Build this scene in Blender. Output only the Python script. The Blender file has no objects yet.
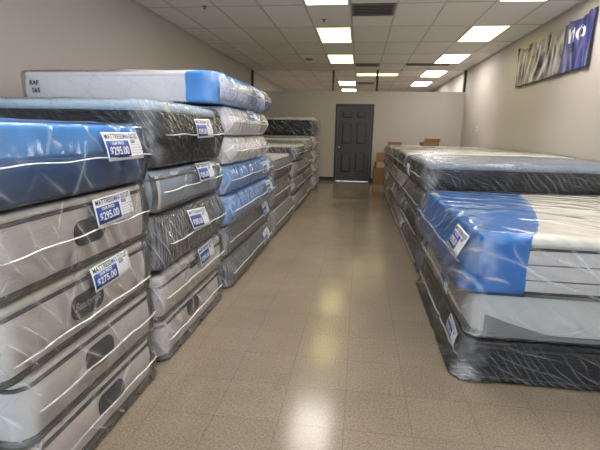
import bpy, math, random
import numpy as np
from mathutils import Vector, Matrix
from mathutils.bvhtree import BVHTree

scene = bpy.context.scene
COL = scene.collection
PI = math.pi
CEIL = 2.98
XL, XR, YB = -3.063, 2.67, 12.11      # left wall, right wall, back partition
YF, YFAR = -3.2, 20.0                 # storefront behind the camera, far end of the rear room
XLF, XRF = -1.03, 0.60                # aisle faces of the two rows of stacks

# ------------------------------------------------------------------ materials
def new_mat(name):
    m = bpy.data.materials.new(name); m.use_nodes = True
    nt = m.node_tree
    for n in list(nt.nodes): nt.nodes.remove(n)
    out = nt.nodes.new('ShaderNodeOutputMaterial')
    return m, nt, out

def N(nt, t, **kw):
    n = nt.nodes.new(t)
    for k, v in kw.items():
        if k in n.inputs: n.inputs[k].default_value = v
        else: setattr(n, k, v)
    return n

def objcoord(nt, scale=(1, 1, 1), rot=(0, 0, 0)):
    tc = N(nt, 'ShaderNodeTexCoord'); mp = N(nt, 'ShaderNodeMapping')
    mp.vector_type = 'TEXTURE'; mp.inputs['Scale'].default_value = [1 / k for k in scale]; mp.inputs['Rotation'].default_value = rot
    nt.links.new(tc.outputs['Object'], mp.inputs['Vector'])
    oi = N(nt, 'ShaderNodeObjectInfo'); ad = N(nt, 'ShaderNodeVectorMath', operation='ADD')
    mu = N(nt, 'ShaderNodeMath', operation='MULTIPLY'); mu.inputs[1].default_value = 37.0
    nt.links.new(oi.outputs['Random'], mu.inputs[0])
    nt.links.new(mp.outputs[0], ad.inputs[0]); nt.links.new(mu.outputs[0], ad.inputs[1])
    return ad.outputs[0]

def ramp(nt, src, p0, p1, c0=(0, 0, 0, 1), c1=(1, 1, 1, 1)):
    r = N(nt, 'ShaderNodeValToRGB')
    r.color_ramp.elements[0].position = p0; r.color_ramp.elements[0].color = c0
    r.color_ramp.elements[1].position = p1; r.color_ramp.elements[1].color = c1
    nt.links.new(src, r.inputs[0]); return r.outputs[0]

def plain(name, col, rough=.6, metal=0, spec=.5, bump=0, bscale=60, vary=0):
    m, nt, out = new_mat(name)
    b = N(nt, 'ShaderNodeBsdfPrincipled', Roughness=rough, Metallic=metal)
    b.inputs['Specular IOR Level'].default_value = spec
    b.inputs['Base Color'].default_value = (*col, 1)
    if vary or bump:
        no = N(nt, 'ShaderNodeTexNoise', Scale=bscale, Detail=4.0)
        nt.links.new(objcoord(nt), no.inputs['Vector'])
        if vary:
            c = ramp(nt, no.outputs[0], .3, .7, (*[k * (1 - vary) for k in col], 1), (*[min(1, k * (1 + vary)) for k in col], 1))
            nt.links.new(c, b.inputs['Base Color'])
        if bump:
            bp = N(nt, 'ShaderNodeBump', Strength=bump, Distance=.01)
            nt.links.new(no.outputs[0], bp.inputs['Height']); nt.links.new(bp.outputs[0], b.inputs['Normal'])
    nt.links.new(b.outputs[0], out.inputs[0]); return m

def fabric(name, col, quilt='h', qs=60, depth=.5, vary=.08, stripe=None):
    """knitted / quilted ticking: fine weave plus horizontal or diamond quilting"""
    m, nt, out = new_mat(name)
    b = N(nt, 'ShaderNodeBsdfPrincipled', Roughness=.85)
    b.inputs['Specular IOR Level'].default_value = .25
    v = objcoord(nt)
    no = N(nt, 'ShaderNodeTexNoise', Scale=90.0, Detail=2.0); nt.links.new(v, no.inputs['Vector'])
    no2 = N(nt, 'ShaderNodeTexNoise', Scale=6.0, Detail=3.0); nt.links.new(v, no2.inputs['Vector'])
    mix = N(nt, 'ShaderNodeMath', operation='ADD'); nt.links.new(no.outputs[0], mix.inputs[0]); nt.links.new(no2.outputs[0], mix.inputs[1])
    h = N(nt, 'ShaderNodeMath', operation='MULTIPLY'); nt.links.new(mix.outputs[0], h.inputs[0]); h.inputs[1].default_value = .5
    c = ramp(nt, h.outputs[0], .3, .7, (*[k * (1 - vary) for k in col], 1), (*[min(1, k * (1 + vary)) for k in col], 1))
    nt.links.new(c, b.inputs['Base Color'])
    tc = N(nt, 'ShaderNodeTexCoord')
    if quilt == 'h':
        w = N(nt, 'ShaderNodeTexWave', Scale=qs / 6.28, Distortion=.6, wave_type='BANDS', bands_direction='Z')
    elif quilt == 'v':
        w = N(nt, 'ShaderNodeTexWave', Scale=qs / 6.28, Distortion=.8, wave_type='BANDS', bands_direction='Y')
    elif quilt == 'd':
        w = N(nt, 'ShaderNodeTexWave', Scale=qs / 6.28, Distortion=3.0, wave_type='BANDS', bands_direction='DIAGONAL')
    else:
        w = N(nt, 'ShaderNodeTexVoronoi', Scale=qs)
    nt.links.new(tc.outputs['Object'], w.inputs['Vector'])
    bp = N(nt, 'ShaderNodeBump', Strength=depth, Distance=.006)
    if stripe:                      # pleat shading put into the colour: dark valleys, lighter ridges along the quilting
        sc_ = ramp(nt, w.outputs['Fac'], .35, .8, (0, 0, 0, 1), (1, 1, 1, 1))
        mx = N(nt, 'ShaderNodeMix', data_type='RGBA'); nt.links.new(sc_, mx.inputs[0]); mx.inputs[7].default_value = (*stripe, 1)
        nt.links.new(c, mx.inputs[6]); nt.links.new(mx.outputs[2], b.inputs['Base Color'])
    src = w.outputs['Distance'] if quilt == 'c' else w.outputs['Fac']
    nt.links.new(src, bp.inputs['Height']); nt.links.new(bp.outputs[0], b.inputs['Normal'])
    nt.links.new(b.outputs[0], out.inputs[0]); return m

def film(name, haze=.03, streak=.5, ang=.3, freq=16, warp=1.3, ang2=-.5, tint=(.93, .95, .98), thr=(.40, .62), rough=.13, bump=.5, trans=(1, 1, 1), fres=1.32, power=9.0):
    """polythene sheet: see-through, a little milky, whiter along its flowing folds, shiny"""
    m, nt, out = new_mat(name)
    v = objcoord(nt)
    def math_(op, a, b=None, c=None):
        n = N(nt, 'ShaderNodeMath', operation=op)
        for k, x in enumerate((a, b, c)):
            if x is None: continue
            if isinstance(x, (int, float)): n.inputs[k].default_value = x
            else: nt.links.new(x, n.inputs[k])
        return n.outputs[0]
    def family(a, f, wscale, seed):
        mp = N(nt, 'ShaderNodeVectorMath', operation='ADD'); mp.inputs[1].default_value = (seed, seed * .7, seed * 1.3); nt.links.new(v, mp.inputs[0])
        w = N(nt, 'ShaderNodeTexNoise', Scale=wscale, Detail=1.0, Roughness=.4); nt.links.new(mp.outputs[0], w.inputs['Vector'])
        mk = N(nt, 'ShaderNodeTexNoise', Scale=wscale * 2.2, Detail=1.0); nt.links.new(mp.outputs[0], mk.inputs['Vector'])
        d = N(nt, 'ShaderNodeVectorMath', operation='DOT_PRODUCT'); nt.links.new(v, d.inputs[0])
        d.inputs[1].default_value = (.8 * math.cos(a), math.cos(a), math.sin(a))
        s_ = math_('MULTIPLY_ADD', d.outputs['Value'], f, math_('MULTIPLY', w.outputs[0], warp * f * .12))
        t = math_('PINGPONG', s_, .5); t = math_('MULTIPLY', t, 2.0)
        return t, ramp(nt, mk.outputs[0], *thr)
    t1, k1 = family(ang, freq, 3.0, 0.0); t2, k2 = family(ang2, freq * .6, 2.2, 5.3)
    l1 = math_('MULTIPLY', math_('POWER', t1, power), k1); l2 = math_('MULTIPLY', math_('POWER', t2, power * 1.6), k2)
    hb = math_('MAXIMUM', l1, l2)
    hb = math_('MULTIPLY_ADD', k1, .05, hb)
    ma = math_('MULTIPLY_ADD', hb, streak, haze)
    at = N(nt, 'ShaderNodeAttribute', attribute_name='gather')          # film bunched several layers thick at the bag's corners
    gn = N(nt, 'ShaderNodeTexNoise', Scale=9.0, Detail=2.0); nt.links.new(v, gn.inputs['Vector'])
    ma = math_('MULTIPLY_ADD', math_('MULTIPLY', at.outputs['Fac'], ramp(nt, gn.outputs[0], .35, .65)), .42, ma)
    hgt = math_('ADD', math_('MULTIPLY', math_('POWER', t1, 3.0), k1), math_('MULTIPLY', math_('POWER', t2, 4.0), k2))
    tr = N(nt, 'ShaderNodeBsdfTransparent'); tr.inputs[0].default_value = (*trans, 1)
    di = N(nt, 'ShaderNodeBsdfDiffuse'); di.inputs[0].default_value = (*tint, 1)
    gl = N(nt, 'ShaderNodeBsdfGlossy'); gl.inputs[0].default_value = (1, 1, 1, 1); gl.inputs['Roughness'].default_value = rough
    bp = N(nt, 'ShaderNodeBump', Strength=bump, Distance=.012); nt.links.new(hgt, bp.inputs['Height'])
    nt.links.new(bp.outputs[0], gl.inputs['Normal']); nt.links.new(bp.outputs[0], di.inputs['Normal'])
    m1 = N(nt, 'ShaderNodeMixShader'); nt.links.new(ma, m1.inputs[0]); nt.links.new(tr.outputs[0], m1.inputs[1]); nt.links.new(di.outputs[0], m1.inputs[2])
    fr = N(nt, 'ShaderNodeFresnel', IOR=fres); nt.links.new(bp.outputs[0], fr.inputs['Normal'])
    m2 = N(nt, 'ShaderNodeMixShader'); nt.links.new(fr.outputs[0], m2.inputs[0]); nt.links.new(m1.outputs[0], m2.inputs[1]); nt.links.new(gl.outputs[0], m2.inputs[2])
    nt.links.new(m2.outputs[0], out.inputs[0]); return m

def emit(name, col, s):
    m, nt, out = new_mat(name)
    e = N(nt, 'ShaderNodeEmission', Strength=s); e.inputs[0].default_value = (*col, 1)
    nt.links.new(e.outputs[0], out.inputs[0]); return m

def floor_mat():
    m, nt, out = new_mat('vinyl_tile')
    tc = N(nt, 'ShaderNodeTexCoord'); b = N(nt, 'ShaderNodeBsdfPrincipled')
    mp = N(nt, 'ShaderNodeMapping'); mp.inputs['Location'].default_value = (.01, .12, 0)
    nt.links.new(tc.outputs['Object'], mp.inputs['Vector'])
    br = N(nt, 'ShaderNodeTexBrick', offset=0.0, Scale=1.0)
    br.inputs['Mortar Size'].default_value = .0022; br.inputs['Mortar Smooth'].default_value = .3
    br.inputs['Brick Width'].default_value = .305; br.inputs['Row Height'].default_value = .305
    br.inputs['Color1'].default_value = (.30, .248, .186, 1); br.inputs['Color2'].default_value = (.28, .230, .172, 1)
    br.inputs['Mortar'].default_value = (.215, .175, .13, 1)
    nt.links.new(mp.outputs[0], br.inputs['Vector'])
    sp = N(nt, 'ShaderNodeTexNoise', Scale=95.0, Detail=4.0, Roughness=.7); nt.links.new(tc.outputs['Object'], sp.inputs['Vector'])
    s1 = ramp(nt, sp.outputs[0], .34, .68, (.68, .67, .66, 1), (1.24, 1.24, 1.23, 1))
    mu = N(nt, 'ShaderNodeMix', data_type='RGBA', blend_type='MULTIPLY'); mu.inputs[0].default_value = 1
    nt.links.new(br.outputs['Color'], mu.inputs[6]); nt.links.new(s1, mu.inputs[7])
    wr = N(nt, 'ShaderNodeTexNoise', Scale=1.1, Detail=6.0, Roughness=.7); nt.links.new(tc.outputs['Object'], wr.inputs['Vector'])
    s2 = ramp(nt, wr.outputs[0], .3, .7, (.86, .85, .83, 1), (1.1, 1.1, 1.1, 1))
    mu2 = N(nt, 'ShaderNodeMix', data_type='RGBA', blend_type='MULTIPLY'); mu2.inputs[0].default_value = 1
    nt.links.new(mu.outputs[2], mu2.inputs[6]); nt.links.new(s2, mu2.inputs[7])
    nt.links.new(mu2.outputs[2], b.inputs['Base Color'])
    ro = N(nt, 'ShaderNodeTexNoise', Scale=5.0, Detail=5.0); nt.links.new(tc.outputs['Object'], ro.inputs['Vector'])
    mr = N(nt, 'ShaderNodeMapRange'); mr.inputs[3].default_value = .13; mr.inputs[4].default_value = .2
    nt.links.new(ro.outputs[0], mr.inputs[0]); nt.links.new(mr.outputs[0], b.inputs['Roughness'])
    b.inputs['Specular IOR Level'].default_value = .38
    bp = N(nt, 'ShaderNodeBump', Strength=.03, Distance=.002); 
    ad = N(nt, 'ShaderNodeMath', operation='SUBTRACT'); nt.links.new(ro.outputs[0], ad.inputs[0]); nt.links.new(br.outputs['Fac'], ad.inputs[1])
    nt.links.new(ad.outputs[0], bp.inputs['Height']); nt.links.new(bp.outputs[0], b.inputs['Normal'])
    nt.links.new(b.outputs[0], out.inputs[0]); return m

def ceiling_mat():
    m, nt, out = new_mat('ceiling_tile')
    tc = N(nt, 'ShaderNodeTexCoord'); b = N(nt, 'ShaderNodeBsdfPrincipled', Roughness=.95)
    mp = N(nt, 'ShaderNodeMapping'); mp.inputs['Location'].default_value = (.206, -6.142, 0)
    nt.links.new(tc.outputs['Object'], mp.inputs['Vector'])
    br = N(nt, 'ShaderNodeTexBrick', offset=0.0, Scale=1.0)
    br.inputs['Mortar Size'].default_value = .0
    br.inputs['Brick Width'].default_value = .61; br.inputs['Row Height'].default_value = 1.22
    br.inputs['Color1'].default_value = (.80, .775, .75, 1); br.inputs['Color2'].default_value = (.74, .715, .69, 1)
    br.inputs['Mortar'].default_value = (.55, .53, .5, 1)
    nt.links.new(mp.outputs[0], br.inputs['Vector'])
    nt.links.new(br.outputs['Color'], b.inputs['Base Color'])
    no = N(nt, 'ShaderNodeTexNoise', Scale=160.0, Detail=3.0); nt.links.new(tc.outputs['Object'], no.inputs['Vector'])
    bp = N(nt, 'ShaderNodeBump', Strength=.25, Distance=.004); nt.links.new(no.outputs[0], bp.inputs['Height']); nt.links.new(bp.outputs[0], b.inputs['Normal'])
    nt.links.new(b.outputs[0], out.inputs[0]); return m

def banner_mat(name, cols, sc):
    m, nt, out = new_mat(name)
    b = N(nt, 'ShaderNodeBsdfPrincipled', Roughness=.38)
    v = objcoord(nt, sc)
    no = N(nt, 'ShaderNodeTexNoise', Scale=1.0, Detail=4.0, Distortion=1.5); nt.links.new(v, no.inputs['Vector'])
    r = N(nt, 'ShaderNodeValToRGB'); nt.links.new(no.outputs[0], r.inputs[0])
    el = r.color_ramp.elements
    for i, (p, c) in enumerate(cols):
        e = el[i] if i < 2 else el.new(p)
        e.position = p; e.color = (*c, 1)
    nt.links.new(r.outputs[0], b.inputs['Base Color']); nt.links.new(b.outputs[0], out.inputs[0]); return m

M = dict(
    floor=floor_mat(), ceiling=ceiling_mat(),
    wall=plain('painted_wall', (.52, .475, .43), .7, bump=.08, bscale=120, vary=.03),
    wall_rear=plain('painted_rear_wall', (.62, .58, .54), .7),
    tbar=plain('grid_bar', (.50, .48, .46), .5),
    post=plain('dark_post', (.03, .027, .026), .5),
    base=plain('rubber_baseboard', (.03, .03, .033), .5),
    door=plain('grey_door_paint', (.047, .045, .049), .42),
    doorframe=plain('door_frame_paint', (.026, .025, .029), .42),
    chrome=plain('chrome', (.75, .75, .74), .2, 1),
    alu=plain('window_aluminium', (.25, .25, .26), .4, .8),
    lampframe=plain('lamp_frame', (.75, .73, .7), .5),
    vent=plain('vent_metal', (.16, .15, .145), .5),
    ventdark=plain('vent_inside', (.03, .03, .03), .8),
    plaster=plain('white_plastic', (.75, .73, .7), .4),
    beige=fabric('beige_grey_ticking', (.62, .585, .56), 'h', 230, .12),
    greige=fabric('warm_grey_ticking', (.33, .30, .27), 'h', 120, .2),
    bluegrey=fabric('blue_grey_ticking', (.33, .42, .55), 'h', 150, .2),
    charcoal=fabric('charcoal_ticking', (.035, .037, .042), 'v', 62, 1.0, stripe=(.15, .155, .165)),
    black=fabric('black_ticking', (.012, .013, .017), 'h', 100, .15),
    navy=fabric('dark_navy_ticking', (.018, .024, .045), 'h', 90, .2),
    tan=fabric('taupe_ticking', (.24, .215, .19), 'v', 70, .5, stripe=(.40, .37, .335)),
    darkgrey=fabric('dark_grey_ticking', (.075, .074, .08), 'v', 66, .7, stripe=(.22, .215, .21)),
    white=fabric('white_knit', (.80, .77, .79), 'c', 60, .3, .05),
    whitetop=fabric('white_quilted_top', (.62, .61, .57), 'd', 34, .8, .06),
    cream=fabric('cream_quilted_top', (.66, .64, .57), 'd', 40, .5, .06),
    paleblue=fabric('pale_blue_pillow_top', (.50, .60, .70), 'c', 30, .6, .1),
    check=fabric('blue_grey_woven_top', (.22, .27, .34), 'c', 55, 1.0, .3),
    bluewrap=plain('blue_poly_wrap', (.002, .165, .52), .3, bump=.35, bscale=9, vary=.12),
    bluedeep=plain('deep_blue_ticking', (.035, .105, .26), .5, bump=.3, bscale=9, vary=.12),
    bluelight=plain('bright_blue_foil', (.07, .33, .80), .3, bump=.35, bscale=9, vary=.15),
    pipdark=plain('dark_piping', (.022, .02, .02), .7),
    piptaupe=plain('taupe_piping', (.16, .14, .12), .7),
    pipwhite=plain('white_piping', (.62, .60, .55), .7),
    badge=plain('black_badge_cloth', (.004, .0045, .006), .75, bump=.2, bscale=200),
    badgetext=plain('grey_badge_thread', (.40, .40, .40), .6),
    paper=plain('label_paper', (.78, .80, .84), .45),
    ink=plain('black_ink', (.012, .012, .014), .5),
    inkblue=plain('blue_ink', (.02, .06, .30), .45),
    inkgrey=plain('grey_ink', (.32, .33, .36), .5),
    seam=film('heat_seam_film', .16, .1, rough=.4, bump=.1),
    card=plain('cardboard', (.30, .175, .095), .8, bump=.1, bscale=30, vary=.15),
    cardred=plain('reddish_cardboard', (.25, .12, .075), .8, bump=.1, bscale=30, vary=.12),
    tape=plain('packing_tape', (.42, .30, .18), .3),
    f_clear=film('film_clear', .05, .36, .5, 11, power=12),
    f_soft=film('film_soft', .045, .34, .8, 9, ang2=-.9, power=12),
    f_vert=film('film_pleated', .05, .50, .25, 24, 1.0, .6, thr=(.30, .55), bump=.8),
    f_diag=film('film_diagonal', .06, .6, .5, 24, 1.6, -.3, thr=(.30, .55), bump=1.2, rough=.1),
    f_milk=film('film_milky', .22, .45, .5, 12, 1.5, -.8),
    f_dark=film('film_over_black', .010, .24, .65, 27, 1.6, 1.05, thr=(.32, .62), power=11),
    f_clean=film('film_clean', .02, .10, .9, 7, bump=.25),
    f_blue=film('film_over_blue', .03, .40, .9, 8, 1.6, -.4, tint=(.78, .88, 1)),
    f_bluehaze=film('film_hazy_over_blue', .10, .5, .6, 11, 1.5, -.6, tint=(.80, .88, 1)),
    f_top=film('film_taut_top', .015, .40, 1.0, 9, 1.4, .5, bump=.45),
)

# ------------------------------------------------------------------ mesh helpers
def link(name, me, mat, parent=None, smooth=True, loc=None):
    o = bpy.data.objects.new(name, me); COL.objects.link(o)
    if mat is not None:
        me.materials.clear(); me.materials.append(mat)
    if smooth and len(me.polygons):
        me.polygons.foreach_set('use_smooth', [True] * len(me.polygons))
    if parent is not None: o.parent = parent
    if loc is not None: o.location = loc
    return o

def mesh_np(name, V, F):
    me = bpy.data.meshes.new(name); me.from_pydata([tuple(v) for v in V], [], F); me.update(); return me

class MB:
    """collects boxes and tubes into one mesh"""
    def __init__(s): s.v = []; s.f = []
    def box(s, x0, x1, y0, y1, z0, z1):
        b = len(s.v)
        s.v += [(x, y, z) for x in (x0, x1) for y in (y0, y1) for z in (z0, z1)]
        for q in ((0, 1, 3, 2), (4, 6, 7, 5), (0, 4, 5, 1), (2, 3, 7, 6), (0, 2, 6, 4), (1, 5, 7, 3)):
            s.f.append(tuple(b + i for i in q))
        return s
    def lathe(s, c, axis, prof, n=20):
        """prof = [(distance along axis, radius)]"""
        b = len(s.v); ax = Vector(axis).normalized(); u = ax.orthogonal().normalized(); w = ax.cross(u)
        for d, r in prof:
            for k in range(n):
                a = 2 * PI * k / n
                s.v.append(tuple(Vector(c) + ax * d + (u * math.cos(a) + w * math.sin(a)) * r))
        for i in range(len(prof) - 1):
            for k in range(n):
                s.f.append((b + i * n + k, b + i * n + (k + 1) % n, b + (i + 1) * n + (k + 1) % n, b + (i + 1) * n + k))
        s.f.append(tuple(b + k for k in range(n))[::-1]); s.f.append(tuple(b + (len(prof) - 1) * n + k for k in range(n)))
        return s
    def build(s, name, mat, parent=None, smooth=False, bevel=0):
        o = link(name, mesh_np(name, s.v, s.f), mat, parent, smooth)
        if bevel:
            m = o.modifiers.new('bevel', 'BEVEL'); m.width = bevel; m.segments = 2; m.limit_method = 'ANGLE'
        return o

def empty(name, loc, label, cat, group=None):
    o = bpy.data.objects.new(name, None); COL.objects.link(o); o.location = loc; o.empty_display_size = .1
    o['label'] = label; o['category'] = cat
    if group: o['group'] = group
    return o

def tag(o, label, cat, group=None):
    o['label'] = label; o['category'] = cat
    if group: o['group'] = group
    return o

def struct(o, label=None):
    o['kind'] = 'structure'
    if label: o['label'] = label
    return o

def axis_coords(a, r, step):
    n = max(2, int(math.ceil(2 * (a - r) / step)) + 1)
    mid = list(np.linspace(-(a - r), a - r, n))
    e = [a - r + r * t for t in (.268, .577, 1.0)]
    return np.array([-k for k in e[::-1]] + mid + e)

def cube_grid(X, Y, Z):
    idx = {}; V = []; F = []
    nx, ny, nz = len(X) - 1, len(Y) - 1, len(Z) - 1
    def vid(i, j, k):
        t = (i, j, k)
        if t not in idx: idx[t] = len(V); V.append((X[i], Y[j], Z[k]))
        return idx[t]
    for i in (0, nx):
        for j in range(ny):
            for k in range(nz):
                q = [vid(i, j, k), vid(i, j + 1, k), vid(i, j + 1, k + 1), vid(i, j, k + 1)]
                F.append(tuple(q if i else q[::-1]))
    for j in (0, ny):
        for i in range(nx):
            for k in range(nz):
                q = [vid(i, j, k), vid(i + 1, j, k), vid(i + 1, j, k + 1), vid(i, j, k + 1)]
                F.append(tuple(q[::-1] if j else q))
    for k in (0, nz):
        for i in range(nx):
            for j in range(ny):
                q = [vid(i, j, k), vid(i + 1, j, k), vid(i + 1, j + 1, k), vid(i, j + 1, k)]
                F.append(tuple(q if k else q[::-1]))
    return np.array(V), F

def round_box(a, b, c, rv, rp, sx=.08, sy=.04, sz=.04):
    """box of half sizes a b c, edge radius rv, plan corner radius rp; returns verts, faces, outward normals"""
    rv = min(rv, c * .95)
    X, Y, Z = axis_coords(a, max(rv, rp), sx), axis_coords(b, max(rv, rp), sy), axis_coords(c, rv, sz)
    P, F = cube_grid(X, Y, Z)
    D = np.array([a, b, c])
    q = np.clip(P, -(D - rv), D - rv); d = P - q
    ln = np.linalg.norm(d, axis=1); n = d / np.maximum(ln, 1e-9)[:, None]
    P = q + n * rv
    if rp > 0:
        cx = np.array([a - rp, b - rp]); q2 = np.clip(P[:, :2], -cx, cx); d2 = P[:, :2] - q2
        l2 = np.linalg.norm(d2, axis=1); m = np.abs(d2).max(1)
        ok = l2 > 1e-9
        nd = np.zeros_like(d2); nd[ok] = d2[ok] / l2[ok][:, None] * m[ok][:, None]
        P[:, :2] = q2 + nd
        hn = np.linalg.norm(n[:, :2], axis=1)
        both = ok & (np.abs(d2).min(1) > 1e-6) & (hn > 1e-6)
        n[both, :2] = d2[both] / l2[both][:, None] * hn[both][:, None]
    return P, F, n

def folds(P, seed, ang, freq, n=5, spread=.5, sharp=2.0):
    """ridged directional folds, 0..1"""
    rs = np.random.RandomState(seed); out = np.zeros(len(P))
    for k in range(n):
        a = ang + rs.uniform(-spread, spread)
        d = np.array([math.cos(a) * rs.uniform(.3, 1), math.cos(a), math.sin(a)])
        e = np.array([rs.uniform(-1, 1), -math.sin(a), math.cos(a)])
        f = freq * rs.uniform(.6, 1.6)
        s = np.sin(P @ d * f + rs.uniform(0, 6.28) + 1.3 * np.sin(P @ e * f * .31 + rs.uniform(0, 6.28)))
        out += (1 - np.abs(s)) ** sharp * rs.uniform(.4, 1)
    return out / n

def band_loop(a, b, rp, z, w, h, name, mat, parent, seg=8):
    """flattened piping tape round a mattress at height z"""
    path = []
    for cx, cy, a0 in ((a - rp, b - rp, 0), (-(a - rp), b - rp, PI / 2), (-(a - rp), -(b - rp), PI), (a - rp, -(b - rp), 1.5 * PI)):
        for k in range(7):
            t = a0 + PI / 2 * k / 6
            path.append((cx + rp * math.cos(t), cy + rp * math.sin(t), math.cos(t), math.sin(t)))
    V = []; F = []; n = len(path)
    for x, y, nx, ny in path:
        for k in range(seg):
            t = 2 * PI * k / seg
            V.append((x + nx * w * math.cos(t), y + ny * w * math.cos(t), z + h * math.sin(t)))
    for i in range(n):
        for k in range(seg):
            F.append((i * seg + k, ((i + 1) % n) * seg + k, ((i + 1) % n) * seg + (k + 1) % seg, i * seg + (k + 1) % seg))
    return link(name, mesh_np(name, V, F), mat, parent)

def text_mesh(txt, size, shear=0, bold=0):
    cu = bpy.data.curves.new('lettering', 'FONT'); cu.body = txt; cu.size = size; cu.shear = shear
    cu.align_x = 'CENTER'; cu.align_y = 'CENTER'; cu.offset = bold
    o = bpy.data.objects.new('lettering', cu); COL.objects.link(o)
    bpy.context.view_layer.update()
    me = bpy.data.meshes.new_from_object(o.evaluated_get(bpy.context.evaluated_depsgraph_get()))
    bpy.data.objects.remove(o); bpy.data.curves.remove(cu)
    return me
TEXT = {}
def text_data(txt, size, shear=0, bold=0, width=None):
    key = (txt, size, shear, bold, width)
    if key not in TEXT:
        me = text_mesh(txt, size, shear, bold)
        V = np.array([tuple(v.co) for v in me.vertices]); F = [tuple(p.vertices) for p in me.polygons]
        bpy.data.meshes.remove(me)
        V = V - (V.max(0) + V.min(0)) / 2
        if width: V[:, 0] *= width / (V[:, 0].max() - V[:, 0].min())
        TEXT[key] = (V[:, :2], F)
    return TEXT[key]

# ------------------------------------------------------------------ labels that follow the surface below them
class Surface:
    """a smooth patch fitted over part of an aisle face (or near face); maps (u, v) to a local point"""
    def __init__(s, bvh, side, u0, v0, ang, w, h, lift=.003):
        # side: '+x' face seen from the aisle on its right, '-x' mirrored, '-y' near long side
        s.side, s.u0, s.v0, s.c, s.s = side, u0, v0, math.cos(ang), math.sin(ang)
        A = []; B = []
        for i in range(13):
            for j in range(9):
                u, v = (i / 12 - .5) * w, (j / 8 - .5) * h
                p, q = s.flat(u, v)
                if side == '+x': hit = bvh.ray_cast(Vector((5, p, q)), Vector((-1, 0, 0)))[0]; val = hit.x if hit else None
                elif side == '-x': hit = bvh.ray_cast(Vector((-5, p, q)), Vector((1, 0, 0)))[0]; val = -hit.x if hit else None
                else: hit = bvh.ray_cast(Vector((p, -5, q)), Vector((0, 1, 0)))[0]; val = -hit.y if hit else None
                if val is not None: A.append([1, u, v, u * v, v * v, u * u]); B.append(val)
        A = np.array(A); B = np.array(B)
        if len(B): kp = B > np.median(B) - .022; A, B = A[kp], B[kp]
        s.k = np.linalg.lstsq(A, B, rcond=None)[0] if len(B) > 6 else np.zeros(6)
        s.off = (B - A @ s.k).max() + lift
    def flat(s, u, v):
        uu, vv = u * s.c - v * s.s, u * s.s + v * s.c
        if s.side == '-x': return s.u0 - uu, s.v0 + vv
        return s.u0 + uu, s.v0 + vv
    def pt(s, u, v, e=0):
        d = float(np.dot([1, u, v, u * v, v * v, u * u], s.k)) + s.off + e
        p, q = s.flat(u, v)
        if s.side == '+x': return (d, p, q)
        if s.side == '-x': return (-d, p, q)
        return (p, -d, q)

def patch(sf, u0, u1, v0, v1, name, mat, parent, e=0, nu=8, nv=5, th=.0012, round_=0):
    """thin sheet of real thickness lying on the surface"""
    V = []; F = []
    for lay in (0, 1):
        for j in range(nv + 1):
            for i in range(nu + 1):
                a, b = u0 + (u1 - u0) * i / nu, v0 + (v1 - v0) * j / nv
                if round_:
                    cu, cv = (u0 + u1) / 2, (v0 + v1) / 2; hu, hv = (u1 - u0) / 2, (v1 - v0) / 2
                    du, dv = a - cu, b - cv
                    qu = max(-(hu - round_), min(hu - round_, du)); qv = max(-(hv - round_), min(hv - round_, dv))
                    l = math.hypot(du - qu, dv - qv)
                    if l > 1e-6:
                        m = max(abs(du - qu), abs(dv - qv)); du = qu + (du - qu) / l * m; dv = qv + (dv - qv) / l * m
                    a, b = cu + du, cv + dv
                V.append(sf.pt(a, b, e + (th if lay else 0)))
    W = nu + 1; K = W * (nv + 1)
    for j in range(nv):
        for i in range(nu):
            q = (j * W + i, j * W + i + 1, (j + 1) * W + i + 1, (j + 1) * W + i)
            F.append(tuple(k + K for k in q)); F.append(q[::-1])
    rim = [i for i in range(W)] + [j * W + nu for j in range(1, nv + 1)] + [nv * W + i for i in range(nu - 1, -1, -1)] + [j * W for j in range(nv - 1, 0, -1)]
    for a, b in zip(rim, rim[1:] + rim[:1]): F.append((a, b, b + K, a + K))
    return link(name, mesh_np(name, V, F), mat, parent)

def letters(sf, txt, cu, cv, size, mat, parent, e, width=None, shear=0, bold=.0, name='lettering'):
    V2, F = text_data(txt, size, shear, bold, width)
    V = [sf.pt(cu + x, cv + y, e) for x, y in V2]
    if sf.side == '-x': pass
    return link(name, mesh_np(name, V, F), mat, parent, smooth=False)

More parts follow.
